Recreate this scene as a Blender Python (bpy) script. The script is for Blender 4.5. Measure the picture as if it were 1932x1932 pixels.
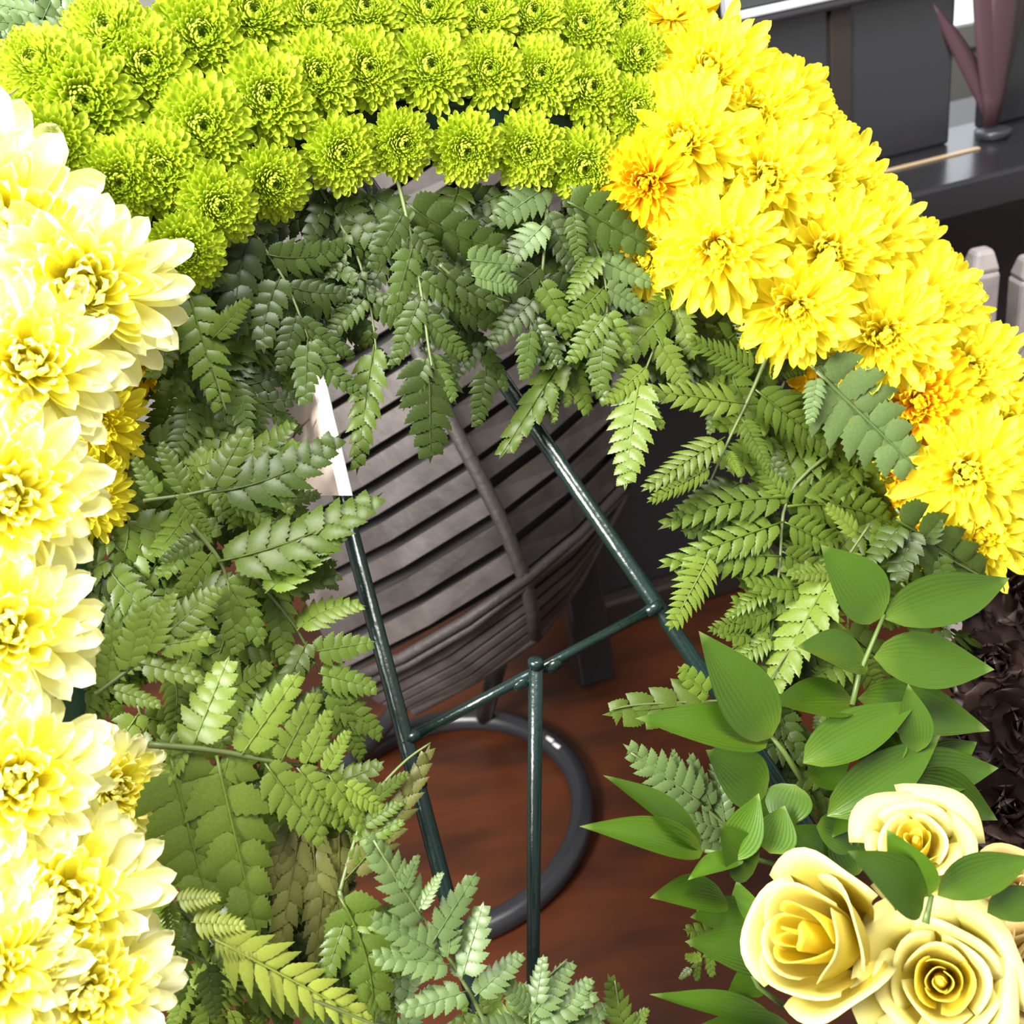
import bpy, math, random
import numpy as np
from mathutils import Vector, Matrix

random.seed(11)
for o in list(bpy.data.objects): bpy.data.objects.remove(o)
SC = bpy.context.scene
COL = SC.collection

# ------------------------------------------------------------------ camera
FPX = 1900.0
PITCH, ROLL, CAMH = math.radians(30), math.radians(11), 1.15
CAM = Vector((0, 0, CAMH))
FWD = Vector((0, math.cos(PITCH), -math.sin(PITCH)))
R0 = Vector((1, 0, 0)); U0 = Vector((0, math.sin(PITCH), math.cos(PITCH)))
RGT = R0*math.cos(ROLL) - U0*math.sin(ROLL)
UPV = U0*math.cos(ROLL) + R0*math.sin(ROLL)
cd = bpy.data.cameras.new('camera'); cam = bpy.data.objects.new('camera', cd); COL.objects.link(cam)
m = Matrix((RGT, UPV, -FWD)).transposed().to_4x4(); m.translation = CAM
cam.matrix_world = m
cd.sensor_width = 36; cd.lens = 36*FPX/1932; cd.clip_start = .02
cd.dof.use_dof = True; cd.dof.focus_distance = .72; cd.dof.aperture_fstop = 9
SC.camera = cam

# ------------------------------------------------------------------ world, lights, exposure
w = bpy.data.worlds.new('world'); SC.world = w; w.use_nodes = True
w.node_tree.nodes['Background'].inputs[0].default_value = (1, .985, .95, 1)
w.node_tree.nodes['Background'].inputs[1].default_value = .72

def area(name, loc, target, size, power, color=(1, 1, 1)):
    l = bpy.data.lights.new(name, 'AREA'); l.energy = power; l.size = size; l.color = color
    o = bpy.data.objects.new(name, l); COL.objects.link(o); o.location = loc
    o.rotation_euler = (Vector(target)-Vector(loc)).to_track_quat('-Z', 'Y').to_euler()
    return o
area('window_light', (-1.1, -.25, 1.75), (-.15, .65, .95), .7, 150, (1, .98, .94))
area('overhead_fill', (.35, .35, 2.5), (.2, .8, .9), .8, 76, (1, .98, .95))  # added overhead lamp to brighten the yellow arc; no such source known
SC.view_settings.view_transform = 'Standard'; SC.view_settings.look = 'None'
SC.view_settings.exposure = 0; SC.view_settings.gamma = 1; SC.view_settings.use_curve_mapping = False

# ------------------------------------------------------------------ pixel to place
def ray(px, py): return FWD + RGT*((px-966)/FPX) - UPV*((py-966)/FPX)
def P(px, py, d): return CAM + ray(px, py)*d
def FL(px, py, z=0):
    r = ray(px, py); return CAM + r*((z-CAMH)/r.z)
def PY(px, py, Y):
    r = ray(px, py); return CAM + r*(Y/r.y)
def DW(px, py): return 1.0/(1.582 - .00028*px + .00008*py)      # the plane the wreath stands in
def W(px, py, off=0): return P(px, py, DW(px, py)+off)

# ------------------------------------------------------------------ materials
def mat(name, color, rough=.5, spec=.5, ramp=None, trans=0, noise=None, bump=None, metal=0, coat=0, rnd=0, stripes=0, emit=None):
    """ramp: colour along the U of the piece; noise: (scale, colour2, stretch)"""
    mt = bpy.data.materials.new(name); mt.use_nodes = True
    nt = mt.node_tree; N = nt.nodes; L = nt.links
    b = N['Principled BSDF']; out = N['Material Output']
    b.inputs['Roughness'].default_value = rough
    b.inputs['Specular IOR Level'].default_value = spec
    b.inputs['Metallic'].default_value = metal
    b.inputs['Coat Weight'].default_value = coat
    b.inputs['Base Color'].default_value = (*color, 1)
    col = None
    if ramp:
        uv = N.new('ShaderNodeTexCoord'); sx = N.new('ShaderNodeSeparateXYZ'); cr = N.new('ShaderNodeValToRGB')
        L.new(uv.outputs['UV'], sx.inputs[0]); L.new(sx.outputs[0], cr.inputs[0])
        e = cr.color_ramp.elements
        while len(e) > 1: e.remove(e[-1])
        e[0].position = ramp[0][0]; e[0].color = (*ramp[0][1], 1)
        for p, c in ramp[1:]:
            k = e.new(p); k.color = (*c, 1)
        col = cr.outputs[0]
    if noise:
        tc = N.new('ShaderNodeTexCoord'); mp = N.new('ShaderNodeMapping'); nz = N.new('ShaderNodeTexNoise')
        mp.inputs['Scale'].default_value = noise[2] if len(noise) > 2 else (1, 1, 1)
        nz.inputs['Scale'].default_value = noise[0]; nz.inputs['Detail'].default_value = 5
        L.new(tc.outputs['Object'], mp.inputs[0]); L.new(mp.outputs[0], nz.inputs[0])
        rr = N.new('ShaderNodeMapRange'); rr.inputs[1].default_value = .38; rr.inputs[2].default_value = .64
        L.new(nz.outputs[0], rr.inputs[0])
        mx = N.new('ShaderNodeMix'); mx.data_type = 'RGBA'
        L.new(rr.outputs[0], mx.inputs[0])
        if col is None: mx.inputs[6].default_value = (*color, 1)
        else: L.new(col, mx.inputs[6])
        mx.inputs[7].default_value = (*noise[1], 1); col = mx.outputs[2]
    if rnd:
        oi = N.new('ShaderNodeObjectInfo'); hs = N.new('ShaderNodeHueSaturation')
        mr = N.new('ShaderNodeMapRange'); mr.inputs[3].default_value = 1-rnd; mr.inputs[4].default_value = 1+rnd
        L.new(oi.outputs['Random'], mr.inputs[0]); L.new(mr.outputs[0], hs.inputs['Value'])
        if col is None: hs.inputs['Color'].default_value = (*color, 1)
        else: L.new(col, hs.inputs['Color'])
        col = hs.outputs[0]
    if col is not None: L.new(col, b.inputs['Base Color'])
    if stripes:          # fine lengthwise ribs or veins across V
        uv = N.new('ShaderNodeTexCoord'); sx = N.new('ShaderNodeSeparateXYZ'); mm = N.new('ShaderNodeMath'); ms = N.new('ShaderNodeMath')
        L.new(uv.outputs['UV'], sx.inputs[0]); mm.operation = 'MULTIPLY'; mm.inputs[1].default_value = stripes
        L.new(sx.outputs[1], mm.inputs[0]); ms.operation = 'SINE'; L.new(mm.outputs[0], ms.inputs[0])
        bp = N.new('ShaderNodeBump'); bp.inputs['Strength'].default_value = .12; bp.inputs['Distance'].default_value = .001
        L.new(ms.outputs[0], bp.inputs['Height']); L.new(bp.outputs[0], b.inputs['Normal'])
    if bump:
        nz = N.new('ShaderNodeTexNoise'); nz.inputs['Scale'].default_value = bump[0]; nz.inputs['Detail'].default_value = 3
        tc = N.new('ShaderNodeTexCoord'); L.new(tc.outputs['Object'], nz.inputs[0])
        bp = N.new('ShaderNodeBump'); bp.inputs['Strength'].default_value = bump[1]; bp.inputs['Distance'].default_value = .003
        L.new(nz.outputs[0], bp.inputs['Height']); L.new(bp.outputs[0], b.inputs['Normal'])
    if trans:
        tr = N.new('ShaderNodeBsdfTranslucent'); ms = N.new('ShaderNodeMixShader'); ms.inputs[0].default_value = trans
        if col is not None: L.new(col, tr.inputs[0])
        else: tr.inputs[0].default_value = (*color, 1)
        L.new(b.outputs[0], ms.inputs[1]); L.new(tr.outputs[0], ms.inputs[2]); L.new(ms.outputs[0], out.inputs[0])
    if emit:
        b.inputs['Emission Color'].default_value = (*emit[0], 1); b.inputs['Emission Strength'].default_value = emit[1]
    return mt

M = {}
M['floor'] = mat('floor_wood', (.068, .017, .005), .42, .28, noise=(3.2, (.03, .009, .0035), (1.2, 4, 1)), bump=(40, .05))  # blotchy grain; uneven floor reflections are put into the wood colour
M['wall'] = mat('wall_paint', (.2, .2, .18), .8)
M['piano'] = mat('black_lacquer', (.018, .018, .021), .22, .6)
M['piano_dark'] = mat('dark_wood', (.022, .017, .014), .4, .4)
M['brass'] = mat('tan_strip', (.45, .33, .2), .4)
M['silver'] = mat('silver_paint', (.5, .51, .53), .35, .5, metal=.3)
M['mount'] = mat('dark_mount', (.03, .035, .035), .5)
M['print'] = mat('pale_print', (.75, .74, .7), .6, noise=(30, (.55, .56, .5)))
M['daylight'] = mat('window_daylight', (.8, .85, .9), .5, emit=((.86, .92, 1), 1.0))
M['pale_post'] = mat('pale_wood', (.42, .37, .36), .5, noise=(20, (.3, .27, .27)))
M['stem_purple'] = mat('purple_stem', (.05, .022, .03), .5)
M['pot_dark'] = mat('dark_pot', (.03, .03, .035), .35)
M['wicker'] = mat('grey_brown_wicker', (.034, .027, .025), .5, .35, noise=(22, (.058, .047, .044), (1, 1, 1)), bump=(60, .3), rnd=.3)
M['shade_backing'] = mat('gap_shade', (.016, .013, .012), .8)  # near-black shade colour for the sheet behind the slats
M['rope'] = mat('wicker_rope', (.036, .029, .027), .6, bump=(90, .6))
M['black_tube'] = mat('black_tube', (.016, .016, .019), .35, .5)
M['tag'] = mat('silver_tag', (.6, .6, .6), .3)
M['easel'] = mat('dark_green_enamel', (.004, .013, .011), .25, .5, bump=(160, .15))
M['wrap'] = mat('dark_green_wrap', (.012, .04, .03), .42, .5, bump=(30, .6))
M['card'] = mat('white_card', (.95, .94, .9), .4)
M['card_face'] = mat('peach_paper', (.72, .58, .5), .6)
M['ink'] = mat('brown_ink', (.12, .06, .05), .6)
# petals
M['lime'] = mat('lime_petals', (.4, .6, .03), .55, .25, ramp=[(0, (.27, .37, .012)), (.5, (.42, .54, .02)), (1, (.54, .64, .06))], trans=.22)
M['lime_eye'] = mat('lime_eye', (.16, .25, .015), .6, .2)
M['yellow'] = mat('yellow_petals', (.9, .7, .02), .5, .2, ramp=[(0, (.92, .62, .02)), (.35, (.94, .83, .05)), (1, (.95, .9, .085))], trans=.35, rnd=.05)
M['orange'] = mat('golden_petals', (.9, .6, .02), .5, .2, ramp=[(0, (.84, .4, .005)), (.5, (.9, .6, .01)), (1, (.92, .72, .02))], trans=.3, rnd=.05)
M['pale'] = mat('pale_yellow_petals', (.9, .85, .4), .45, .25, ramp=[(0, (.95, .87, .1)), (.3, (.95, .91, .3)), (.65, (.96, .94, .56)), (1, (.96, .95, .66))], trans=.35, rnd=.03)
M['pale_heart'] = mat('yellow_florets', (.92, .76, .05), .5, .2, ramp=[(0, (.95, .8, .05)), (.4, (.95, .89, .12)), (.75, (.95, .91, .25)), (1, (.96, .93, .5))], trans=.4)
M['burgundy'] = mat('burgundy_petals', (.022, .012, .010), .42, .3, noise=(40, (.034, .02, .017)), trans=.08, rnd=.3)
M['rose'] = mat('cream_yellow_rose', (.9, .8, .3), .45, .25, ramp=[(0, (.68, .45, .02)), (.4, (.68, .55, .06)), (.8, (.67, .58, .13)), (1, (.66, .59, .22))], trans=.25)
M['rose_heart'] = mat('yellow_rose_heart', (.9, .72, .08), .45, .25, ramp=[(0, (.8, .58, .03)), (.6, (.82, .68, .045)), (1, (.8, .69, .1))], trans=.4)
M['rose_faded'] = mat('faded_rose', (.7, .5, .22), .5, .2, ramp=[(0, (.68, .44, .06)), (1, (.7, .5, .2))], noise=(60, (.68, .54, .2)), trans=.2)
M['sepal'] = mat('sepal_green', (.14, .24, .04), .5)
# greenery
LEAFN = 90
def fern(name, c, c2, rnd): M[name] = mat(name, c, .38, .27, trans=.2, rnd=rnd, noise=(LEAFN, c2))
fern('fern_dark', (.027, .047, .006), (.038, .062, .009), .35)
fern('fern_mid', (.06, .098, .010), (.078, .12, .014), .32)
fern('fern_light', (.086, .128, .015), (.104, .15, .02), .26)
fern('fern_olive', (.105, .108, .026), (.085, .09, .022), .2)
fern('fern_yellow', (.19, .23, .03), (.215, .255, .04), .12)
fern('fern_grey', (.075, .118, .035), (.09, .135, .045), .18)
M['fern_stem'] = mat('fern_stem', (.075, .1, .025), .5)
M['stem_brown'] = mat('fern_stem_brown', (.16, .13, .06), .6)
M['ruscus'] = mat('ruscus_leaf', (.1, .24, .022), .27, .36, ramp=[(0, (.075, .125, .012)), (.2, (.04, .088, .006)), (.9, (.043, .093, .006)), (1, (.14, .2, .05))], trans=.15, stripes=70, rnd=.2)
M['ruscus_stem'] = mat('ruscus_stem', (.07, .11, .02), .45)

# ------------------------------------------------------------------ mesh helpers
class MB:
    def __init__(s): s.v = []; s.f = []; s.uv = []
    def grid(s, fn, nu, nv):
        """fn(u, v) -> point ; u along the piece (0..1), v across (0..1)"""
        b = len(s.v)
        for i in range(nu+1):
            for j in range(nv+1):
                s.v.append(tuple(fn(i/nu, j/nv))); s.uv.append((i/nu, j/nv))
        for i in range(nu):
            for j in range(nv):
                a = b+i*(nv+1)+j
                s.f.append((a, a+nv+1, a+nv+2, a+1))
    def tube(s, pts, rad, n=8, caps=True):
        pts = [Vector(p) for p in pts]; b = len(s.v); K = len(pts)
        if not hasattr(rad, '__len__'): rad = [rad]*K
        t0 = (pts[1]-pts[0]).normalized(); ref = t0.orthogonal().normalized()
        for i, p in enumerate(pts):
            t = (pts[min(i+1, K-1)]-pts[max(i-1, 0)]).normalized()
            ref = (ref - t*ref.dot(t)).normalized(); bi = t.cross(ref)
            for k in range(n):
                a = 2*math.pi*k/n
                s.v.append(tuple(p+(ref*math.cos(a)+bi*math.sin(a))*rad[i])); s.uv.append((i/(K-1), k/n))
        for i in range(K-1):
            for k in range(n):
                k2 = (k+1) % n
                s.f.append((b+i*n+k, b+i*n+k2, b+(i+1)*n+k2, b+(i+1)*n+k))
        if caps:
            s.f.append(tuple(b+k for k in range(n))[::-1]); s.f.append(tuple(b+(K-1)*n+k for k in range(n)))
    def hexa(s, c):          # eight corners: bottom four, top four
        b = len(s.v)
        for p in c: s.v.append(tuple(p)); s.uv.append((0, 0))
        for q in ((3, 2, 1, 0), (4, 5, 6, 7), (0, 1, 5, 4), (1, 2, 6, 5), (2, 3, 7, 6), (3, 0, 4, 7)):
            s.f.append(tuple(b+k for k in q))
    def box(s, lo, hi):
        x0, y0, z0 = lo; x1, y1, z1 = hi
        s.hexa([(x0, y0, z0), (x1, y0, z0), (x1, y1, z0), (x0, y1, z0), (x0, y0, z1), (x1, y0, z1), (x1, y1, z1), (x0, y1, z1)])
    def mesh(s, name, material=None, smooth=True):
        me = bpy.data.meshes.new(name); me.from_pydata(s.v, [], s.f)
        ul = me.uv_layers.new(name='uv')
        li = np.empty(len(me.loops), dtype=np.int32); me.loops.foreach_get('vertex_index', li)
        ul.data.foreach_set('uv', np.array(s.uv, dtype=np.float32)[li].ravel())
        if smooth: me.polygons.foreach_set('use_smooth', [True]*len(me.polygons))
        if material: me.materials.append(M[material])
        me.update(); return me

def obj(name, me, parent=None, mtx=None, material=None):
    o = bpy.data.objects.new(name, me); COL.objects.link(o)
    if parent: o.parent = parent
    if mtx is not None: o.matrix_basis = mtx
    if material and o.material_slots:
        o.material_slots[0].link = 'OBJECT'; o.material_slots[0].material = M[material]
    return o
def tag(o, label=None, cat=None, group=None, kind=None):
    if label: o['label'] = label
    if cat: o['category'] = cat
    if group: o['group'] = group
    if kind: o['kind'] = kind
    return o
def empty(name, mtx):
    o = bpy.data.objects.new(name, None); COL.objects.link(o); o.matrix_basis = mtx; o.empty_display_size = .01
    return o
def frame(org, x, n):
    x = Vector(x).normalized(); n = Vector(n); y = n.cross(x)
    if y.length < 1e-6: y = x.orthogonal()
    y.normalize(); z = x.cross(y)
    mm = Matrix((x, y, z)).transposed().to_4x4(); mm.translation = Vector(org); return mm
def frame_n(org, n, spin=0):
    n = Vector(n).normalized(); x = RGT - n*RGT.dot(n); x.normalize(); y = n.cross(x)
    mm = Matrix((x, y, n)).transposed().to_4x4() @ Matrix.Rotation(spin, 4, 'Z'); mm.translation = Vector(org); return mm
def simple(name, mb, material, parent=None, smooth=True):
    return obj(name, mb.mesh(name, material, smooth), parent)
def bevel(o, wd, seg=2):
    md = o.modifiers.new('bevel', 'BEVEL'); md.width = wd; md.segments = seg; md.limit_method = 'ANGLE'
    return o
ORD = ['first', 'second', 'third', 'fourth', 'fifth', 'sixth', 'seventh', 'eighth', 'ninth', 'tenth', 'eleventh', 'twelfth', 'thirteenth', 'fourteenth']
rr = lambda a, b: random.uniform(a, b)

# ------------------------------------------------------------------ the room
mb = MB(); mb.box((-3, -1.5, -.05), (3, 2.6, 0)); tag(simple('floor', mb, 'floor', smooth=False), kind='structure')
mb = MB(); mb.box((-3, 2.6, 0), (.3, 2.66, 2.7)); mb.box((.3, 2.6, 0), (2.2, 2.66, .7)); mb.box((.3, 2.6, 2.2), (2.2, 2.66, 2.7)); mb.box((2.2, 2.6, 0), (3, 2.66, 2.7))
tag(simple('wall_back', mb, 'wall', smooth=False), kind='structure')
win = empty('window_1', Matrix.Translation((1.25, 2.6, .7))); tag(win, kind='structure')
mb = MB(); mb.box((-.95, .02, 0), (.95, .03, 1.5)); simple('window_pane', mb, 'daylight', win, False)
mb = MB()
for x in (-.95, -.32, .3, .91): mb.box((x, -.02, 0), (x+.05, .05, 1.5))
mb.box((-.95, -.021, 0), (.96, .051, .05)); mb.box((-.95, -.021, 1.45), (.96, .051, 1.5)); simple('window_frame', mb, 'wall', win, False)

# ------------------------------------------------------------------ black piano-like cabinet
YF = 1.345
CABM = Matrix.Translation((.06, YF, 0)) @ Matrix.Rotation(.17, 4, 'Z')
pc = empty('black_cabinet', CABM)
tag(pc, 'black lacquered cabinet with a projecting shelf, behind the bright yellow flowers', 'cabinet')
CABI = CABM.inverted()
def PC(px, py, yl):          # a pixel on the cabinet's own plane y = yl, in cabinet coordinates
    o = CABI @ CAM; d = (CABI.to_3x3() @ ray(px, py)); return o+d*((yl-o.y)/d.y)
GX = PC(1799, 120, .2).x+.06; GX2 = PC(1850, 120, .25).x+.06
SZ = PC(1800, 345, 0).z
def cpart(name, lo, hi, material='piano', bv=.006):
    mb = MB(); mb.box([lo[0]-.06, lo[1]-YF, lo[2]], [hi[0]-.06, hi[1]-YF, hi[2]])
    o = simple(name, mb, material, pc, False); bevel(o, bv); return o
cpart('upper_panel', (.06, YF+.2, SZ), (GX, YF+.235, 1.3))
cpart('end_panel', (GX2, YF+.24, SZ), (1.5, YF+.26, 1.3))  # gap beside it shows the glowing pane, imitating a reflected white strip
pxx = PC(1585, 120, .192).x+.06
cpart('side_post', (pxx-.015, YF+.192, SZ+.02), (pxx+.02, YF+.21, 1.25), 'piano_dark', .002)
cpart('back_panel', (.08, YF+.3, .1), (1.5, YF+.52, SZ-.01), 'piano_dark')
cpart('shelf', (.05, YF-.002, SZ-.055), (1.5, YF+.3, SZ))
cpart('shelf_strip', (.3, YF+.13, SZ), (PC(1850, 285, .13).x+.06, YF+.14, SZ+.003), 'brass', .001)
mz = PC(1400, 38, .16).z
cpart('music_ledge', (.34, YF+.16, mz-.014), (GX, YF+.21, mz))
cpart('lower_panel', (.14, YF+.16, .06), (1.48, YF+.3, SZ-.055))
cpart('plinth', (.14, YF+.13, 0), (1.48, YF+.32, .06), 'piano_dark')
cpart('leg', (.06, YF, 0), (.125, YF+.065, SZ-.055)); cpart('leg', (1.4, YF, 0), (1.46, YF+.06, SZ-.055))
# framed print leaning on it
a = PC(1370, 44, .165); a.z = mz
fr = empty('framed_print', CABM @ Matrix.Translation(a) @ Matrix.Rotation(-.08, 4, 'X'))
tag(fr, 'silver framed pale print with dark mount, propped on the black cabinet', 'picture')
mb = MB(); mb.box((.014, .004, .014), (.286, .012, .2)); simple('mount', mb, 'mount', fr, False)
mb = MB(); mb.box((.034, .001, .032), (.266, .005, .18)); simple('print', mb, 'print', fr, False)
for lo, hi in (((0, -.004, 0), (.3, .014, .012)), ((0, -.005, 0), (.016, .0145, .21)), ((.284, -.005, 0), (.3, .0145, .21)), ((0, -.004, .198), (.3, .014, .21))):
    mb = MB(); mb.box(lo, hi); bevel(simple('frame_rail', mb, 'silver', fr, False), .002)
# plant with strap leaves on the shelf
base = PC(1872, 283, .17); base.z = SZ
pl = empty('strap_leaf_plant', CABM @ Matrix.Translation(base))
tag(pl, 'purple-stemmed plant standing on the shelf of the black cabinet', 'plant')
mb = MB(); mb.tube([(0, 0, 0), (0, 0, .003), (0, 0, .014), (0, 0, .016)], [.02, .024, .028, .024], 16); simple('pot', mb, 'pot_dark', pl)
for k, (dx, dy, h, wd) in enumerate(((-.055, .0, .34, .030), (-.02, .02, .4, .034), (.012, -.01, .42, .036), (.045, .01, .36, .032), (.08, .02, .34, .03), (-.1, .03, .2, .022))):
    mb = MB()
    def fn(u, v, dx=dx, dy=dy, h=h, wd=wd):
        ww = wd*(.25+.75*math.sin(math.pi*min(1, u*.9+.1)))*(v-.5)*2*.8
        return (dx*u**1.4+ww, dy*u+abs(v-.5)*.015, .02+h*u)
    mb.grid(fn, 10, 4); o = simple('leaf', mb, 'stem_purple', pl); md = o.modifiers.new('thick', 'SOLIDIFY'); md.thickness = .0015
# two pale posts in front of the cabinet
for i, (px, py, wpx) in enumerate(((1852, 468, 26), (1945, 480, 26))):
    t = PY(px, py, YF-.06); hw = wpx/FPX*1.45
    mb = MB(); c = []
    for z, k in ((0, .8), (t.z-.03, 1.0), (t.z, .62)):
        c.append([(-hw*k, -hw*k, z), (hw*k, -hw*k, z), (hw*k, hw*k, z), (-hw*k, hw*k, z)])
    mb.hexa(c[0]+c[1]); mb.hexa([(x, y, z-.0005) for x, y, z in c[1]]+c[2])
    o = simple('wooden_post', mb, 'pale_post', None, False); o.location = (t.x, YF-.06, 0); bevel(o, .006)
    tag(o, ['pale grey wooden post in front of the black cabinet, nearer the yellow flowers', 'pale grey wooden post in front of the black cabinet, cut by the right frame edge'][i], 'post', 'pale posts before the cabinet')

# ------------------------------------------------------------------ slatted basket on a ring base
ringc = Vector((-.19, 1.098, .018)); ringr = .212
bk = empty('slatted_basket', Matrix.Translation((ringc.x, ringc.y, 0)))
tag(bk, 'dark grey-brown slatted wicker basket on a black ring base, behind the easel', 'basket')
BO = Vector((ringc.x, ringc.y, 0))
mb = MB(); mb.tube([ringc-BO+Vector((math.cos(a), math.sin(a), 0))*ringr for a in [2*math.pi*k/64 for k in range(65)]], .0175, 14, False)
rb = simple('ring_base', mb, 'black_tube', bk)
for ang in (.52, .43):
    p = ringc-BO+Vector((math.cos(ang), math.sin(ang), 0))*(ringr-.004)+Vector((0, 0, .0155))
    mb = MB(); mb.tube([p-Vector((-.004, .006, 0)), p+Vector((-.004, .006, 0))], .0035, 8); simple('tag', mb, 'tag', rb)
def lerp2(a, b, t): return [a[k]+(b[k]-a[k])*t for k in range(len(a))]
def PL(a): return P(*a)-BO
ridge = [(600, 260, 1.19), (690, 450, 1.18), (850, 795, 1.19), (905, 900, 1.195), (950, 990, 1.2), (988, 1088, 1.215)]
def along(path, t):
    seg = [math.dist(path[i][:2], path[i+1][:2]) for i in range(len(path)-1)]; T = t*sum(seg)
    for i, s_ in enumerate(seg):
        if T <= s_ or i == len(seg)-1: return lerp2(path[i], path[i+1], T/s_)
        T -= s_
left_ = [(230, 470, 1.36), (345, 640, 1.34), (500, 980, 1.33), (655, 1275, 1.33)]
right_ = [(1040, -60, 1.14), (1150, 480, 1.3), (1176, 912, 1.4)]
def slat(p0, p1, q0, q1, m0, m1, th, name='slat'):
    """bar between the ridge pair p0-p1, a middle pair and the outer pair q0-q1"""
    mb = MB(); A = [PL(p0), PL(m0), PL(q0)]; B = [PL(p1), PL(m1), PL(q1)]
    mid = sum((a for a in A+B), Vector())/6
    nrm = (A[2]-A[0]).cross(B[0]-A[0]).normalized()
    if nrm.dot(CAM-BO-mid) < 0: nrm = -nrm
    for i in range(2):
        mb.hexa([A[i]-nrm*th, A[i+1]-nrm*th, B[i+1]-nrm*th, B[i]-nrm*th, A[i]+nrm*th, A[i+1]+nrm*th, B[i+1]+nrm*th, B[i]+nrm*th])
    o = simple(name, mb, 'wicker', bk, False); return o
def bow(a, b, dy, dd): return [(a[0]+b[0])/2, (a[1]+b[1])/2+dy, (a[2]+b[2])/2+dd]
NS = 16
for side, outer, by in (('l', left_, 9), ('r', right_, 10)):
    for i in range(NS):
        t0 = (i+.0)/NS; t1 = (i+rr(.62, .78))/NS
        a0, a1 = along(ridge, t0), along(ridge, t1); b0, b1 = along(outer, t0), along(outer, t1)
        slat(a0, a1, b0, b1, bow(a0, b0, by, -.012), bow(a1, b1, by, -.012), rr(.0035, .006))
# lower, inward-turning slats
ridge2 = [(990, 1098, 1.22), (1004, 1150, 1.24), (1010, 1200, 1.28)]
left2 = [(662, 1290, 1.34), (720, 1325, 1.35), (790, 1338, 1.36)]
right2 = [(1176, 925, 1.4), (1150, 985, 1.39), (1105, 1070, 1.37)]
for outer, n in ((left2, 6), (right2, 5)):
    for i in range(n):
        t0 = (i+.05)/n; t1 = (i+.74)/n
        a0, a1 = along(ridge2, t0), along(ridge2, t1); b0, b1 = along(outer, t0), along(outer, t1)
        slat(a0, a1, b0, b1, bow(a0, b0, 14, -.004), bow(a1, b1, 14, -.004), .004)
# dark sheet added behind the slats so the gaps look shaded
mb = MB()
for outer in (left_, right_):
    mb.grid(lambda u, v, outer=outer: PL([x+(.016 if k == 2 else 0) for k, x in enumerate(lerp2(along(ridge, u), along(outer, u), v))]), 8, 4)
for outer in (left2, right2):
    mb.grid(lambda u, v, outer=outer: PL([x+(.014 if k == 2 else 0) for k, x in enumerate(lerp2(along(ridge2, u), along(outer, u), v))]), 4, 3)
backing = simple('gap_backing', mb, 'shade_backing', bk)
mb = MB(); mb.tube([PL([p[0], p[1], p[2]-.006]) for p in [along(ridge, t/20) for t in range(21)]+ridge2[1:]], .009, 8); simple('corner_rib', mb, 'rope', bk)
mb = MB(); mb.tube([PL(p) for p in ((640, 1290, 1.33), (760, 1240, 1.27), (880, 1170, 1.23), (992, 1092, 1.205), (1090, 1010, 1.3), (1180, 915, 1.395))], .0075, 8); simple('rope_band', mb, 'rope', bk)
mb = MB(); mb.tube([PL(p) for p in ((650, 1310, 1.335), (770, 1254, 1.275), (890, 1184, 1.235), (994, 1104, 1.21), (1095, 1022, 1.3), (1180, 928, 1.4))], .005, 8); simple('rope_band', mb, 'rope', bk)
mb = MB(); mb.tube([PL(p) for p in ((780, 1342, 1.36), (900, 1278, 1.32), (1011, 1203, 1.282), (1090, 1100, 1.37), (1178, 930, 1.4))], .007, 8); simple('rim', mb, 'rope', bk)
mb = MB(); mb.tube([PL(p) for p in ((1178, 920, 1.39), (1150, 780, 1.36), (1188, 640, 1.32), (1240, 520, 1.28))], .011, 8); simple('side_rail', mb, 'rope', bk)
for k in (2.3, 1.2):
    mb = MB(); q = ringc-BO+Vector((math.cos(k), math.sin(k), 0))*ringr
    mb.tube([q, PL((820+120*(k < 2), 1250, 1.5))], .014, 10); simple('leg', mb, 'black_tube', bk)

# ------------------------------------------------------------------ wreath ring (real circle in the wreath plane)
OV = [(20, 1300), (50, 850), (190, 450), (480, 230), (800, 165), (1150, 215), (1450, 390), (1690, 680), (1860, 1000), (1960, 1400), (1930, 1850), (1720, 2250), (1300, 2500), (800, 2540), (350, 2350), (70, 1850)]
OV3 = [W(x, y, .05) for x, y in OV]
CEN = sum(OV3, Vector())/len(OV3)
WN = (OV3[4]-OV3[0]).cross(OV3[8]-OV3[0]).normalized()
if WN.dot(CAM-CEN) < 0: WN = -WN
def oval(t):
    n = len(OV3); f = (t % 1)*n; i = int(f); t = f-i
    p0, p1, p2, p3 = [OV3[(i+k) % n] for k in (-1, 0, 1, 2)]
    return .5*(2*p1+(p2-p0)*t+(2*p0-5*p1+4*p2-p3)*t*t+(3*p1-p0-3*p2+p3)*t**3)
wr = empty('wreath_ring', Matrix.Translation(CEN))
tag(wr, 'dark green wrapped wreath ring carrying the flowers, bare between the green ones', 'wreath')
def tor(u, v, r=.046, dr=0, dn=0):
    c = oval(u); tg = (oval(u+.004)-oval(u-.004)).normalized(); ou = tg.cross(WN); b = v*2*math.pi
    r *= 1+.05*math.sin(9*b+250*u)
    return c-CEN+ou*(r*math.cos(b)*1.1+dr)+WN*(r*math.sin(b)*.8+dn)
mb = MB(); mb.grid(tor, 200, 20); simple('foam_ring', mb, 'wrap', wr)
for k in range(3):
    mb = MB(); mb.grid(lambda u, v, k=k: tor(u, v, .0035, (k-1)*.028, .036-.005*abs(k-1)), 200, 6); simple('wire_hoop', mb, 'wrap', wr)

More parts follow.
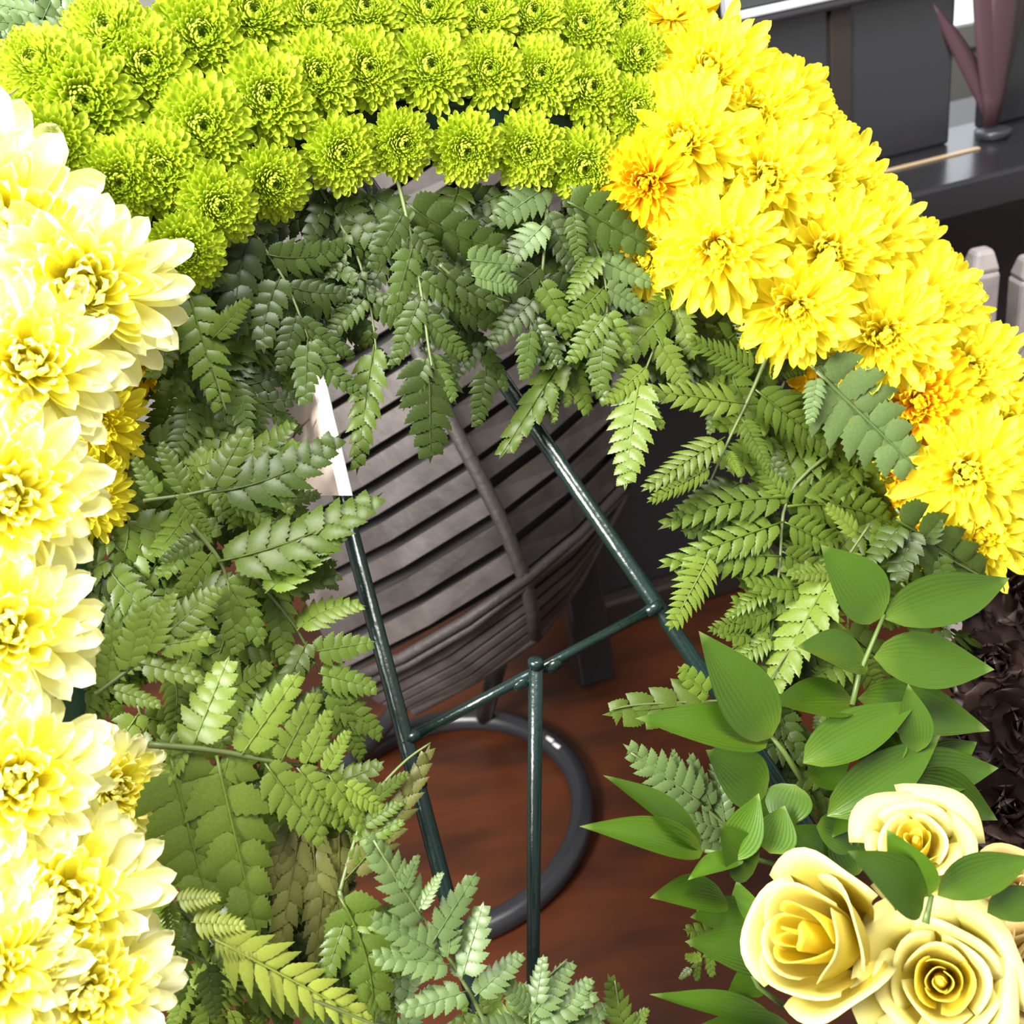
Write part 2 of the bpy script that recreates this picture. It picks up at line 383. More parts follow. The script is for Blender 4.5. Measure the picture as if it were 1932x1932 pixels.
# ------------------------------------------------------------------ easel
es = empty('wire_easel', Matrix.Translation(FL(1000, 1900))); tag(es, 'dark green metal wire easel holding the wreath, in the middle', 'easel')
EO = FL(1000, 1900)
def to_floor(a, b):
    t = (0-a.z)/(b.z-a.z); return a+(b-a)*t
def bar(name, pts, r, parent=es, mtl='easel'):
    mb = MB(); mb.tube([p-EO for p in pts], r, 14); return simple(name, mb, mtl, parent)
l0, l1 = P(437, 150, .80), P(845, 1700, .73)
r0, r1 = P(559, 150, .825), P(1330, 1275, .80)
bar('leg', [l0, l1, to_floor(l0, l1)], .0064); bar('leg', [r0, r1, to_floor(r0, r1)], .0066)
c0, c1 = P(775, 1392, .742), P(1232, 1148, .79)
cb = bar('crossbar', [c0, c1], .0042)
for p in (c0, c1, P(982, 1288, .763), P(1042, 1256, .768)):
    mb = MB(); mb.tube([p-EO+(c0-c1).normalized()*.007, p-EO, p-EO-(c0-c1).normalized()*.007], [.0043, .0052, .0043], 10); simple('weld', mb, 'easel', cb)
pt, pbm = P(1011, 1250, .757), FL(1000, 2420)
pbm = P(1000, 2420, 1.0)
bk_leg = bar('back_leg', [pt, to_floor(pt, pbm)], .0056)
d_ = (pt-pbm).normalized()
bar('leg_cap', [pt-d_*.004, pt+d_*.002, pt+d_*.0035], [.0062, .0062, .004], bk_leg)
bar('sleeve', [l0+(l1-l0)*.86, l0+(l1-l0)*.873], .0072)

# ------------------------------------------------------------------ white card strip beside the left easel leg
A, B = P(572, 655, .735), P(640, 935, .715); A2, B2 = P(600, 655, .735), P(664, 935, .715)
ct = empty('white_card', Matrix.Translation(B)); tag(ct, 'bright white card strip with a peach face, at the left easel leg', 'card')
up_ = (A-B)
mb = MB(); bkv = FWD*.004; mb.hexa([B-B, B2-B, B2-B+bkv, bkv, A-B, A2-B, A2-B+bkv, A-B+bkv]); simple('edge', mb, 'card', ct, False)
fl = P(555, 935, .75)-B
mb = MB(); mb.hexa([fl, Vector(), bkv, fl+bkv, fl+up_, up_, up_+bkv, fl+up_+bkv]); simple('face', mb, 'card_face', ct, False)
mb = MB(); mb.tube([P(x, y, .722)-B for x, y in ((548, 836), (558, 815), (572, 802), (584, 790))], .0008, 6); simple('ink_line', mb, 'ink', ct)

# ------------------------------------------------------------------ petals
def petal_mesh(name, material, wd, cup, curl, tipr=.75, nu=8, nv=4, hook=0.0):
    """strap petal of unit length along +x, widest near tipr, cupped across, curling up along its length"""
    mb = MB()
    def fn(u, v):
        s = (v-.5)*2
        base = .42+.58*math.sin(min(1, u/tipr)*math.pi/2)
        tip = math.sqrt(max(0, 1-max(0, (u-tipr)/(1-tipr))**2)) if u > tipr else 1
        ww = wd*base*(.06+.94*tip)
        a = curl*u; x = math.sin(a)/curl if abs(curl) > 1e-3 else u
        z = (1-math.cos(a))/curl if abs(curl) > 1e-3 else 0
        z += hook*max(0, u-.7)**2
        return (x - .03*s*s*(u > .9), s*ww, z + cup*s*s*wd)
    mb.grid(lambda u, v: fn(1-(1-u)**1.6, v), nu, nv); return mb.mesh(name, material)
def ploc(az, r0, z0, el, ln, wd=1.0, twist=0):
    return (Matrix.Rotation(az, 4, 'Z') @ Matrix.Translation((r0, 0, z0)) @ Matrix.Rotation(-el, 4, 'Y')
            @ Matrix.Rotation(twist, 4, 'X') @ Matrix.Diagonal((ln, ln*wd, ln, 1)))
def join_petals(name, material, items):
    """items: (mesh, matrix) -> one mesh"""
    mb = MB()
    for me, mx in items:
        b = len(mb.v)
        for v in me.vertices: mb.v.append(tuple(mx @ v.co))
        uvs = {}
        for lp in me.loops: uvs[lp.vertex_index] = tuple(me.uv_layers[0].data[lp.index].uv)
        mb.uv += [uvs[i] for i in range(len(me.vertices))]
        for p in me.polygons: mb.f.append(tuple(b+i for i in p.vertices))
    return mb.mesh(name, material)

PET = {k: [petal_mesh('petal_'+k, k, wd, cup, curl, tr) for wd, cup, curl, tr in var] for k, var in {
    'yellow': [(.115, .7, .3, .6), (.125, .5, -.2, .62), (.11, .8, .6, .58)],
    'pale': [(.15, .5, .25, .58), (.165, .4, -.15, .6), (.14, .6, .55, .55)],
    'burgundy': [(.36, .35, .4, .6), (.4, -.25, .6, .62), (.34, .5, -.2, .58)]}.items()}
INC = [petal_mesh('petal_incurved', 'yellow', .11, .8, c, .62, 6, 2) for c in (.5, .8, 1.1)]
NTOT = 150
def spot(i, n=NTOT):
    t = (i+.5)/n
    return t, i*2.399963, .03+.09*t, 1.5-1.72*t**.85, .24+.74*t**.75
def heart(name, material, upto, wd=1.0):
    items = []
    for i in range(upto):
        t, az, r0, el, ln = spot(i)
        items.append((INC[2] if t < .15 else random.choice(INC[:2]), ploc(az+rr(-.12, .12), r0, .05*(1-t), el+rr(-.12, .12), ln*rr(.86, 1.1), rr(.9, 1.2)*wd, rr(-.35, .35))))
    return join_petals(name, material, items)
HEARTS = {'yellow': [heart('inner_petals', 'yellow', 92) for _ in range(3)],
          'pale': [heart('inner_petals', 'pale_heart', 100, 1.15) for _ in range(3)]}
mb = MB(); mb.tube([(0, 0, -.32), (0, 0, -.2), (0, 0, -.08), (0, 0, 0)], [.05, .09, .17, .12], 10); CALYX = mb.mesh('calyx', 'sepal')

def mum(name, label, pos, normal, R, kind, group, material=None):
    root = empty(name, frame_n(pos, normal, rr(0, 6.28)) @ Matrix.Diagonal((R, R, R, 1)))
    tag(root, label, 'flower', group)
    if kind in HEARTS:
        i0 = 92 if kind == 'yellow' else 100
        for i in range(i0, NTOT):
            t, az, r0, el, ln = spot(i)
            obj('petal', random.choice(PET[kind]), root, ploc(az+rr(-.1, .1), r0, .05*(1-t), el+rr(-.14, .16), ln*rr(.84, 1.08), rr(.88, 1.2), rr(-.35, .35)), material)
    else:
        for li, (n, el, ln) in enumerate(((11, -.1, 1.0), (10, .25, .9), (9, .6, .75), (8, .95, .6), (6, 1.25, .5))):
            for k in range(n):
                az = 2*math.pi*(k+.5*li+rr(-.22, .22))/n
                obj('petal', random.choice(PET[kind]), root, ploc(az, .06, .02*li-.02, el+rr(-.25, .25), ln*rr(.8, 1.06), rr(.88, 1.15), rr(-.5, .5)), material)
    if kind in HEARTS:
        tag(obj('inner_petals', random.choice(HEARTS[kind]), root, None, material), kind='stuff')
    if kind != 'burgundy': obj('calyx', CALYX, root)
    return root

# ---- green button chrysanthemum
LP = [petal_mesh('lime_petal', 'lime', .17, .6, c, .62, 5, 2) for c in (.3, .55, .9)]
def lime_head():
    items = []; n = 300
    for i in range(n):
        t = (i+.5)/n; az = i*2.399963
        el = 1.46-1.62*t**.85+rr(-.12, .12)
        items.append((LP[2] if t < .2 else random.choice(LP[:2]), ploc(az+rr(-.06, .06), .10+.50*t**.9, .36-.38*t**1.4-.16*max(0, 1-t/.10), el, (.15+.32*t)*rr(.86, 1.12), rr(1, 1.3), rr(-.3, .3))))
    return join_petals('petals', 'lime', items)
LIME = [lime_head() for _ in range(4)]
mb = MB()
mb.grid(lambda u, v: (math.sin(u*1.7)*.52*math.cos(v*6.2832), math.sin(u*1.7)*.52*math.sin(v*6.2832), .32*math.cos(u*1.7)-.02-.15*max(0, 1-u*5)), 8, 16)
LIMEC = mb.mesh('core', 'lime_eye')
def button(label, pos, normal, R):
    root = empty('button_chrysanthemum', frame_n(pos, normal, rr(0, 6.28)) @ Matrix.Diagonal((R, R, R, 1)))
    tag(root, label, 'flower', 'green button chrysanthemums on top of the wreath')
    tag(obj('petals', random.choice(LIME), root), kind='stuff'); obj('core', LIMEC, root); obj('calyx', CALYX, root)
    return root

def nrm_at(px, py, tx, ty):
    v = -ray(px, py).normalized()*1.0 + WN*.35 + RGT*tx + UPV*ty
    return v.normalized()

# rows of green ones: (centre px, centre py, diameter px, tilt right, tilt up)
GREEN = {
 'in the topmost green row': [(480, 18, 150, .1, .35), (590, 22, 140, .1, .35), (692, 12, 125, .1, .4), (810, 14, 140, .05, .4), (915, 22, 120, .05, .35), (1008, 20, 118, .1, .35), (1105, 42, 125, .15, .2), (1178, 12, 100, .3, .3)],
 'in the upper left green row': [(60, 110, 150, -.45, .45), (198, 48, 160, -.3, .55), (278, 118, 178, 0, .1), (382, 62, 180, .1, .1)],
 'in the middle green row': [(160, 188, 205, .05, -.02), (385, 238, 176, .05, 0), (506, 182, 172, .05, 0), (602, 138, 150, 0, .05), (698, 128, 142, .2, .05), (815, 122, 150, .08, .2), (925, 128, 128, .08, .15), (1023, 138, 138, 0, .15), (1120, 165, 132, .35, .1), (1208, 100, 112, .4, .1), (1204, 205, 118, .3, -.1)],
 'in the green row beside the pale flowers': [(95, 285, 160, -.1, -.2), (225, 345, 150, -.1, -.25), (302, 318, 168, .08, -.02), (355, 480, 140, .35, -.4), (416, 392, 140, .45, -.3)],
 'in the inner green row above the ferns': [(520, 348, 140, .55, -.3), (648, 290, 142, .3, -.2), (765, 272, 126, .5, -.25), (882, 285, 132, .1, -.5), (997, 285, 136, 0, -.25), (1106, 318, 142, .1, -.5)],
}
for row, fl_ in GREEN.items():
    for i, (px, py, dm, tx, ty) in enumerate(sorted(fl_)):
        d = DW(px, py)-.012 + (.012 if 'inner' in row else 0)
        n = nrm_at(px, py, tx, ty); R = dm*(.55 if 'inner' in row else .575)*d/FPX
        button(f'{ORD[i]} green button chrysanthemum from the left {row}', P(px, py, d)-n*R*.35, n, R)

# right yellow band, rows from inner to outer
YEL = {
 'along the inner edge beside the ferns': [(1215, 345, 96, -.4, -.15, 'orange', -.01), (1215, 492, 105, -.3, -.3, 'yellow', .035), (1352, 472, 138, -.2, -.35, None, -.025), (1500, 585, 128, -.2, -.35, None, -.02), (1600, 730, 110, -.3, -.3, 'orange', .05), (1670, 635, 132, -.1, -.2, None, -.015), (1690, 880, 110, -.3, -.2, 'orange', .05), (1765, 985, 115, -.3, -.3, 'orange', .03)],
 'in the second row from the ferns': [(1262, 70, 105, -.3, .3, 'orange', .03), (1290, 262, 132, -.3, 0, None, -.01), (1448, 335, 130, -.05, -.1, None, -.02), (1565, 475, 125, -.05, -.15, None, -.02), (1340, 350, 105, -.2, -.2, None, .012), (1735, 760, 118, -.1, -.1, 'orange', 0), (1825, 890, 142, -.05, -.1, None, -.02), (1440, 450, 105, -.1, -.2, 'orange', .02), (1585, 640, 110, -.2, -.3, 'orange', .03), (1845, 1010, 120, -.15, -.3, None, .01)],
 'in the third row from the ferns': [(1340, 130, 130, -.15, .2, None, -.01), (1425, 218, 120, 0, .1, None, -.015), (1545, 335, 115, .1, 0, None, -.01), (1640, 455, 115, .1, 0, None, -.01), (1745, 575, 118, .1, 0, None, -.01), (1830, 700, 118, .1, 0, None, -.01), (1905, 810, 120, .1, 0, None, -.01), (1915, 950, 115, .1, -.1, None, 0)],
 'along the outer edge against the black cabinet': [(1268, 15, 100, .05, .5, None, .0), (1388, 118, 100, .3, .4, None, .005), (1490, 190, 112, .4, .35, None, .005), (1540, 262, 92, .45, .3, None, .015), (1608, 365, 122, .45, .25, None, .0), (1700, 478, 105, .45, .25, None, .01), (1785, 570, 108, .5, .2, None, .01), (1820, 655, 95, .5, .2, None, .015), (1890, 760, 95, .5, .2, None, .01)],
}
for row, fl_ in YEL.items():
    for i, (px, py, r, tx, ty, mt_, off) in enumerate(sorted(fl_, key=lambda q: q[1])):
        d = DW(px, py)-.015+off; n = nrm_at(px, py, tx, ty)
        mum('yellow_chrysanthemum', f'{ORD[i]} bright yellow chrysanthemum from the top {row}', P(px, py, d)-n*.012, n, r*1.0*d/FPX, 'yellow', 'bright yellow chrysanthemums of the right arc', mt_)

# pale flowers on the left
PALE = [(-15, 425, 235, -.1, .1, -.02), (160, 545, 200, .15, 0, -.03), (55, 685, 185, .1, .1, -.045), (15, 935, 195, .1, 0, -.05), (5, 1190, 185, .1, 0, -.05), (25, 1475, 190, .1, 0, -.055), (225, 1490, 120, .5, .05, .0), (125, 1705, 195, .1, .1, -.05), (165, 1880, 185, .15, 0, -.06), (-20, 1830, 180, -.1, 0, -.07)]
for i, (px, py, r, tx, ty, off) in enumerate(PALE):
    d = DW(px, py)+off; n = nrm_at(px, py, tx, ty)
    mum('pale_chrysanthemum', f'{ORD[i]} large pale yellow chrysanthemum from the top along the left edge', P(px, py, d)-n*.012, n, r*d/FPX, 'pale', 'pale yellow chrysanthemums of the left arc')
for i, (px, py, r, tx, ty, off, mt_) in enumerate([(262, 665, 100, .5, -.1, .035, 'orange'), (190, 800, 105, .5, -.1, .02, 'yellow'), (175, 945, 95, .5, -.2, .02, 'yellow'), (100, 1080, 90, .5, -.2, .04, 'orange'), (250, 1610, 90, .5, -.2, .03, 'yellow')]):  # deeper yellows: their lower exposure is put into the petal colour
    d = DW(px, py)+off; n = nrm_at(px, py, tx, ty)
    mum('yellow_chrysanthemum', f'{ORD[i]} deep yellow chrysanthemum from the top peeking out behind the pale ones', P(px, py, d)-n*.012, n, r*d/FPX, 'yellow', 'deep yellow chrysanthemums behind the pale ones', mt_)

# dark burgundy flowers at the right edge
for i, (px, py, r, tx, ty, off) in enumerate([(1948, 1125, 105, -.2, .1, -.02), (1880, 1250, 95, -.2, 0, .0), (1935, 1370, 115, -.1, 0, -.03), (1840, 1400, 90, -.1, 0, .02), (1900, 1520, 115, 0, .1, -.02), (1800, 1530, 85, 0, 0, .04)]):
    d = DW(px, py)+off; n = nrm_at(px, py, tx, ty)
    mum('burgundy_flower', f'{ORD[i]} dark burgundy ruffled flower from the top at the right edge', P(px, py, d)-n*.012, n, r*d/FPX, 'burgundy', 'dark burgundy flowers of the lower right arc')

# ------------------------------------------------------------------ ferns
def pinna_mesh(name, N, bend, droop, hw=.215, gap=1.16, serr=.13, tip=.5):
    """one fern pinna of unit length along +x: midrib and N pairs of toothed pointed pinnules, closing up towards the tip"""
    mb = MB(); K = 24; pts = []; x = y = 0; pts.append((0, 0))
    for i in range(K):
        a = bend*((i+.5)/K-.5); x += math.cos(a)/K; y += math.sin(a)/K; pts.append((x, y))
    a0 = math.atan2(y, x); L = math.hypot(x, y)
    def mid(s):
        f = s*K; i = min(K-1, int(f)); t = f-i
        px = pts[i][0]+(pts[i+1][0]-pts[i][0])*t; py = pts[i][1]+(pts[i+1][1]-pts[i][1])*t
        return ((px*math.cos(-a0)-py*math.sin(-a0))/L, (px*math.sin(-a0)+py*math.cos(-a0))/L), bend*(s-.5)-a0
    zz = lambda s: -droop*s*s
    mb.tube([(*mid(s/8)[0], zz(s/8)+.004) for s in range(9)], [.009*(1-.8*s/8) for s in range(9)], 4)
    for side in (-1, 1):
        for i in range(N):
            s = .06+.88*(i+(.0 if side > 0 else .45))/N
            env = min(1, .6+s*2.4)*(1-s)**.7
            A = 1.02-.38*s+rr(-.05, .05)
            ln = hw*(env+.06)*rr(.92, 1.08)/math.sin(A)
            (bx, by), th = mid(s)
            ang = th+side*A; dx, dy = math.cos(ang), math.sin(ang)
            sp = .5*.88/N*gap*math.sin(A)*1.12; tilt = rr(-.16, .1); cup = rr(.15, .42)
            nx_ = 13
            def fn(u, v):
                q = (v-.5)*2
                prof = .5+.5*math.sin(min(1, u/.32)*math.pi/2)
                if u > .32: prof *= max(0, 1-((u-.32)/.68)**1.45)
                if s > tip: prof = max(prof, (1-u)*1.35)
                if abs(q) > .9 and .2 < u < .98: prof *= 1+serr*(1 if int(round(u*nx_)) % 2 else -1)
                if abs(q) > .9 and u > .3 and q*1 > 0: prof *= 1.06
                ww = sp*prof*q; fwd = .12*ln*u*u; lx = ln*u
                X = bx+dx*lx-dy*ww*side+math.cos(th)*fwd; Y = by+dy*lx+dx*ww*side+math.sin(th)*fwd
                return (X, Y, zz(s)+tilt*lx-cup*abs(q)*sp*prof+.012*math.sin(u*3.1)-.12*lx*u)
            mb.grid(fn, nx_, 2)
    def tipf(u, v):
        s = .9+.1*u; (bx, by), th = mid(min(1, s)); q = (v-.5)*2; ww = .024*(1-u)*q
        return (bx-math.sin(th)*ww, by+math.cos(th)*ww, zz(s))
    mb.grid(tipf, 3, 2)
    return mb.mesh(name, 'fern_mid')
random.seed(5)
PIN = {b: [pinna_mesh('pinna', n, bend, dr) for n, bend, dr in ((7, b*.55, .10), (8, b*.7, .2), (6, b*.45, .02))] for b in (-1, 0, 1)}
PINS = {b: [pinna_mesh('pinna', n, b*.4, .08, .23, 1.1, .08, .4) for n in (4, 5)] for b in (-1, 0, 1)}
PINL = {b: [pinna_mesh('pinna', n, b*.5, .1, .2, .95, .07, .7) for n in (9, 11)] for b in (-1, 0, 1)}

def pinna_obj(parent, org, b3, t3, wpx_over_l, tone, bend=0, lib=PIN, tiltx=0, flip=1):
    view = (CAM-b3).normalized()
    n = view + UPV*(.25+rr(-.3, .3)) + RGT*(rr(-.4, .4)+tiltx)
    fm = frame(b3, t3-b3, n); L = (t3-b3).length
    mx = fm @ Matrix.Diagonal((L, L*wpx_over_l*1.22/.38, L*.9, 1))
    return obj('pinna', random.choice(lib[bend]), parent, Matrix.Translation(-org) @ mx, tone)

def frond(label, pts, off=(.02, .03), n=6, L=170, tone='fern_mid', wr=.36, group=None, lib=PIN, extra=(), ang=1.05, stem=1.0, sides=(1, -1), s0=.12, name='fern_frond', tipscale=1.0, stemmat='fern_stem', jit=1.0):
    """pts: pixel points of the stem, base to tip; pinnae in alternating pairs plus explicit extra ones (bx, by, tx, ty, width ratio, bend)"""
    dl = [DW(*p) for p in pts]; K = len(pts)
    def at(s):
        f = s*(K-1); i = min(K-2, int(f)); t = f-i
        p0, p1, p2, p3 = [pts[max(0, min(K-1, i+k))] for k in (-1, 0, 1, 2)]
        c = lambda k: .5*(2*p1[k]+(p2[k]-p0[k])*t+(2*p0[k]-5*p1[k]+4*p2[k]-p3[k])*t*t+(3*p1[k]-p0[k]-3*p2[k]+p3[k])*t**3)
        x, y = c(0), c(1); return x, y
    def off_(s): return off[0]+(off[1]-off[0])*s
    base = W(*at(0), off_(0))
    root = empty(name, Matrix.Translation(base)); tag(root, label, 'fern', group)
    q = [W(*at(k/14), off_(k/14)+.004)-base for k in range(15)]
    mb = MB(); mb.tube(q, [.0009*stem*(1-.65*k/14)+.0003 for k in range(15)], 6); simple('stem', mb, stemmat, root)
    for i in range(n):
        for sd in sides:
            s = s0+(1-s0-.08)*(i+(.0 if sd > 0 else .35))/n
            x, y = at(s); x2, y2 = at(min(1, s+.03)); th = math.atan2(y2-y, x2-x)
            ln = L*((1-s)**.75*1.0+.16)*rr(1-.14*jit, 1+.1*jit)*(.82 if s < s0+.02 else 1)
            a = th+sd*(ang-.25*s+rr(-.12, .12)*jit)
            tx, ty = x+math.cos(a)*ln, y+math.sin(a)*ln
            b3 = W(x, y, off_(s)); t3 = W(tx, ty, off_(s)+rr(-.015, .025)*jit)
            bend = random.choice((0, -sd, -sd)) if jit else 0
            use = PINS if ln < 95 else lib
            pinna_obj(root, base, b3, t3, wr*rr(.9, 1.1), tone, bend, use)
    if n and tipscale:
        x, y = at(.93); x2, y2 = at(1); th = math.atan2(y2-y, x2-x); ln = L*.42*tipscale
        pinna_obj(root, base, W(x, y, off_(1)), W(x+math.cos(th)*ln, y+math.sin(th)*ln, off_(1)+.005), wr, tone, 0, lib)
    for e in extra:
        bx, by, tx, ty, wd = e[:5]; bend = e[5] if len(e) > 5 else 0; o2 = e[6] if len(e) > 6 else 0
        tn = e[7] if len(e) > 7 else tone
        pinna_obj(root, base, W(bx, by, sum(off)/2), W(tx, ty, sum(off)/2+o2), wd, tn, bend, lib)
    return root
random.seed(21)
# --- hanging under the green flowers
frond('glossy fern frond hanging below the second innermost green flower on the left', [(455, 400), (500, 470), (545, 545), (582, 640)], (.02, .015), 0, 0, 'fern_dark', extra=[(475, 440, 450, 650, .36, 1), (500, 480, 668, 452, .36, 1), (530, 520, 498, 668, .4, 1), (545, 540, 668, 545, .36, 1), (560, 590, 528, 705, .36), (566, 600, 668, 665, .34, 1), (580, 640, 575, 770, .4), (585, 640, 690, 740, .36, 1), (470, 430, 570, 400, .36)], stem=1.3)
frond('broad grey-green fern frond beside the pale flower with the orange centre', [(350, 530), (372, 600), (400, 690), (428, 780)], (.0, .01), 0, 0, 'fern_mid', extra=[(352, 545, 428, 775, .36, 0), (352, 560, 300, 650, .36), (400, 640, 480, 560, .36), (350, 540, 440, 520, .36)], stem=.8)
frond('long narrow fern frond hanging left of the easel top', [(600, 350), (640, 420), (680, 500), (708, 640), (706, 740)], (.03, .03), 4, 110, 'fern_dark', extra=[(706, 650, 665, 890, .26, 0, 0, 'fern_mid'), (700, 560, 800, 640, .38), (690, 560, 610, 640, .38)], stem=1.2)
frond('fern frond hanging straight down in the middle with a broad pointed tip', [(748, 330), (765, 400), (790, 520), (808, 650), (815, 690)], (.02, .0), 0, 0, 'fern_dark', extra=[(770, 385, 965, 470, .42, 1), (762, 400, 700, 510, .36), (775, 430, 860, 520, .4), (780, 460, 740, 600, .34), (790, 520, 900, 590, .36), (795, 560, 740, 690, .34), (800, 600, 890, 680, .4), (808, 660, 818, 872, .5, 0), (808, 670, 860, 760, .4), (806, 670, 760, 770, .4)], stem=1.5)
frond('fern frond hanging under the fifth innermost green flower with pale leaf undersides', [(1040, 330), (1030, 420), (1022, 520), (1000, 620)], (.02, .02), 0, 0, 'fern_dark', extra=[(1035, 350, 930, 420, .46, 0, 0, 'fern_grey'), (1030, 420, 950, 500, .44, 0, 0, 'fern_grey'), (1022, 500, 930, 580, .4), (1010, 560, 920, 650, .4), (1030, 400, 1090, 520, .4), (1020, 530, 1080, 640, .42, 0, 0, 'fern_mid'), (1005, 600, 1060, 700, .36), (1000, 620, 990, 720, .4)], stem=1.6)
frond('dark fern frond pointing right under the lowest golden flower', [(1075, 350), (1120, 390), (1170, 425), (1230, 460)], (.0, -.005), 0, 0, 'fern_dark', extra=[(1070, 380, 1232, 468, .5, 0), (1060, 390, 1160, 390, .36), (1080, 400, 1100, 500, .4)], stem=1)
frond('silvery fern frond hanging beside the lowest golden flower', [(1115, 440), (1138, 510), (1145, 590), (1130, 690)], (.01, .01), 0, 0, 'fern_mid', extra=[(1132, 490, 1235, 535, .45, 0, 0, 'fern_grey'), (1142, 540, 1222, 590, .45, 0, 0, 'fern_grey'), (1130, 480, 1070, 560, .45), (1140, 540, 1070, 620, .45), (1145, 590, 1075, 680, .42), (1145, 590, 1190, 680, .45), (1140, 620, 1130, 740, .5)], stem=1)
frond('bright green fern frond hanging over the upper easel leg', [(1085, 600), (1060, 680), (1010, 760), (950, 850)], (.045, .04), 0, 0, 'fern_mid', extra=[(1085, 640, 938, 868, .22, 0), (1065, 660, 1115, 785, .38), (1050, 690, 1075, 770, .4), (1030, 720, 1045, 800, .4), (1085, 620, 1145, 770, .34, 0)], stem=1)
frond('small fern frond hanging right beside the upper easel leg', [(905, 640), (915, 690), (905, 760)], (.05, .05), 0, 0, 'fern_dark', extra=[(918, 690, 902, 808, .4), (915, 660, 960, 740, .4), (905, 640, 850, 720, .4)])
frond('fern frond crossing the upper easel leg with a twisted glossy leaf', [(830, 500), (880, 540), (960, 570)], (.0, .01), 0, 0, 'fern_dark', extra=[(820, 500, 965, 580, .3, 1), (890, 520, 985, 545, .5, 0, 0, 'fern_grey'), (880, 490, 980, 500, .5, 0, 0, 'fern_grey')])
# --- left side
frond('fern frond reaching right to the white card, toothed tip upwards', [(270, 945), (370, 930), (470, 900), (560, 850)], (.0, .01), 0, 0, 'fern_mid', extra=[(400, 930, 650, 800, .34, 1, 0, 'fern_dark'), (430, 920, 530, 1000, .38), (470, 905, 560, 965, .4), (330, 935, 400, 1010, .4), (350, 930, 300, 830, .36), (400, 925, 470, 800, .36), (300, 940, 250, 860, .4)], stem=1.4)
frond('fern frond reaching right to the easel below the white card', [(360, 990), (410, 1050), (430, 1100), (440, 1180)], (-.005, .01), 0, 0, 'fern_mid', extra=[(410, 1060, 722, 900, .3, 1), (440, 1050, 650, 1010, .34, 1), (425, 1090, 500, 1220, .4), (500, 1120, 645, 990, .34), (400, 1040, 330, 1130, .4), (430, 1100, 450, 1240, .4, 0, 0, 'fern_light'), (385, 1010, 300, 1060, .4)], stem=1.5)
frond('fern frond with rounded leaflets touching the left easel leg', [(470, 1080), (540, 1160), (590, 1240), (650, 1360)], (.01, .03), 0, 0, 'fern_mid', extra=[(520, 1110, 540, 1260, .36), (560, 1190, 690, 1130, .42, -1, 0, 'fern_light'), (590, 1230, 710, 1210, .44), (600, 1270, 720, 1300, .44), (610, 1300, 735, 1390, .4), (500, 1110, 650, 1080, .36), (580, 1210, 520, 1330, .36), (620, 1320, 690, 1440, .38)], stem=1.2)
frond('light green fern frond spreading from between the lower pale flowers', [(280, 1405), (400, 1415), (490, 1432), (600, 1455), (690, 1510)], (-.03, -.01), 0, 0, 'fern_light', extra=[(320, 1425, 405, 1752, .42, 0), (408, 1425, 492, 1785, .36, 0), (500, 1440, 618, 1600, .36, 0), (560, 1448, 662, 1570, .36, 0), (620, 1462, 690, 1570, .36), (362, 1412, 432, 1236, .48, 0), (455, 1425, 568, 1265, .36, 0), (530, 1438, 602, 1300, .36, 0), (575, 1446, 628, 1335, .36), (612, 1456, 662, 1375, .38), (650, 1480, 740, 1540, .36), (350, 1415, 290, 1500, .36), (430, 1430, 400, 1560, .36)], stem=2.0)
frond('light green fern frond fanning above the small side-facing pale flower', [(180, 1310), (240, 1265), (300, 1215), (380, 1130)], (-.02, -.01), 0, 0, 'fern_light', extra=[(200, 1300, 215, 1165, .38), (240, 1270, 270, 1130, .4), (275, 1240, 320, 1110, .4), (260, 1250, 390, 1280, .38), (290, 1220, 410, 1200, .4), (310, 1200, 420, 1100, .42), (210, 1300, 310, 1330, .36)], stem=1.5)
frond('yellowish narrow fern frond lying along the bottom left', [(285, 1665), (380, 1750), (470, 1835), (600, 1890), (725, 1940)], (-.035, -.04), 0, 0, 'fern_yellow', extra=[(400, 1770, 735, 1945, .26, 0), (330, 1700, 420, 1690, .5), (360, 1740, 470, 1745, .5), (400, 1770, 500, 1800, .5), (320, 1700, 330, 1800, .4, 0, 0, 'fern_mid')], stem=1.5, lib=PINL)
frond('fern frond arching up over the left easel leg at the crossbar', [(640, 1690), (665, 1600), (700, 1510), (760, 1440), (812, 1402)], (-.02, -.015), 0, 0, 'fern_mid', extra=[(650, 1660, 820, 1400, .2, 1, 0, 'fern_olive'), (680, 1560, 770, 1500, .34), (668, 1590, 765, 1545, .36), (655, 1620, 750, 1600, .36), (700, 1510, 775, 1455, .3), (690, 1540, 640, 1470, .36)], stem=1.4)
frond('brownish drooping fern frond seen from its underside at lower left', [(560, 1520), (585, 1600), (590, 1720), (600, 1850)], (.0, .0), 0, 0, 'fern_olive', extra=[(570, 1540, 520, 1840, .22), (590, 1560, 605, 1870, .22), (640, 1560, 640, 1800, .22), (560, 1540, 490, 1700, .25), (620, 1600, 590, 1840, .22)], stem=1, stemmat='stem_brown')
frond('grey-green fern frond at the bottom of the left easel leg', [(930, 1960), (890, 1880), (830, 1780), (770, 1690), (705, 1585)], (-.05, -.05), 0, 0, 'fern_grey', extra=[(800, 1740, 702, 1575, .4), (815, 1780, 900, 1645, .36, 0), (790, 1720, 830, 1640, .36), (830, 1800, 700, 1730, .36), (850, 1820, 700, 1800, .38), (760, 1680, 790, 1610, .36), (870, 1850, 912, 1700, .46), (880, 1870, 750, 1910, .36), (895, 1880, 990, 1795, .4), (845, 1810, 860, 1690, .34)], stem=1.5)
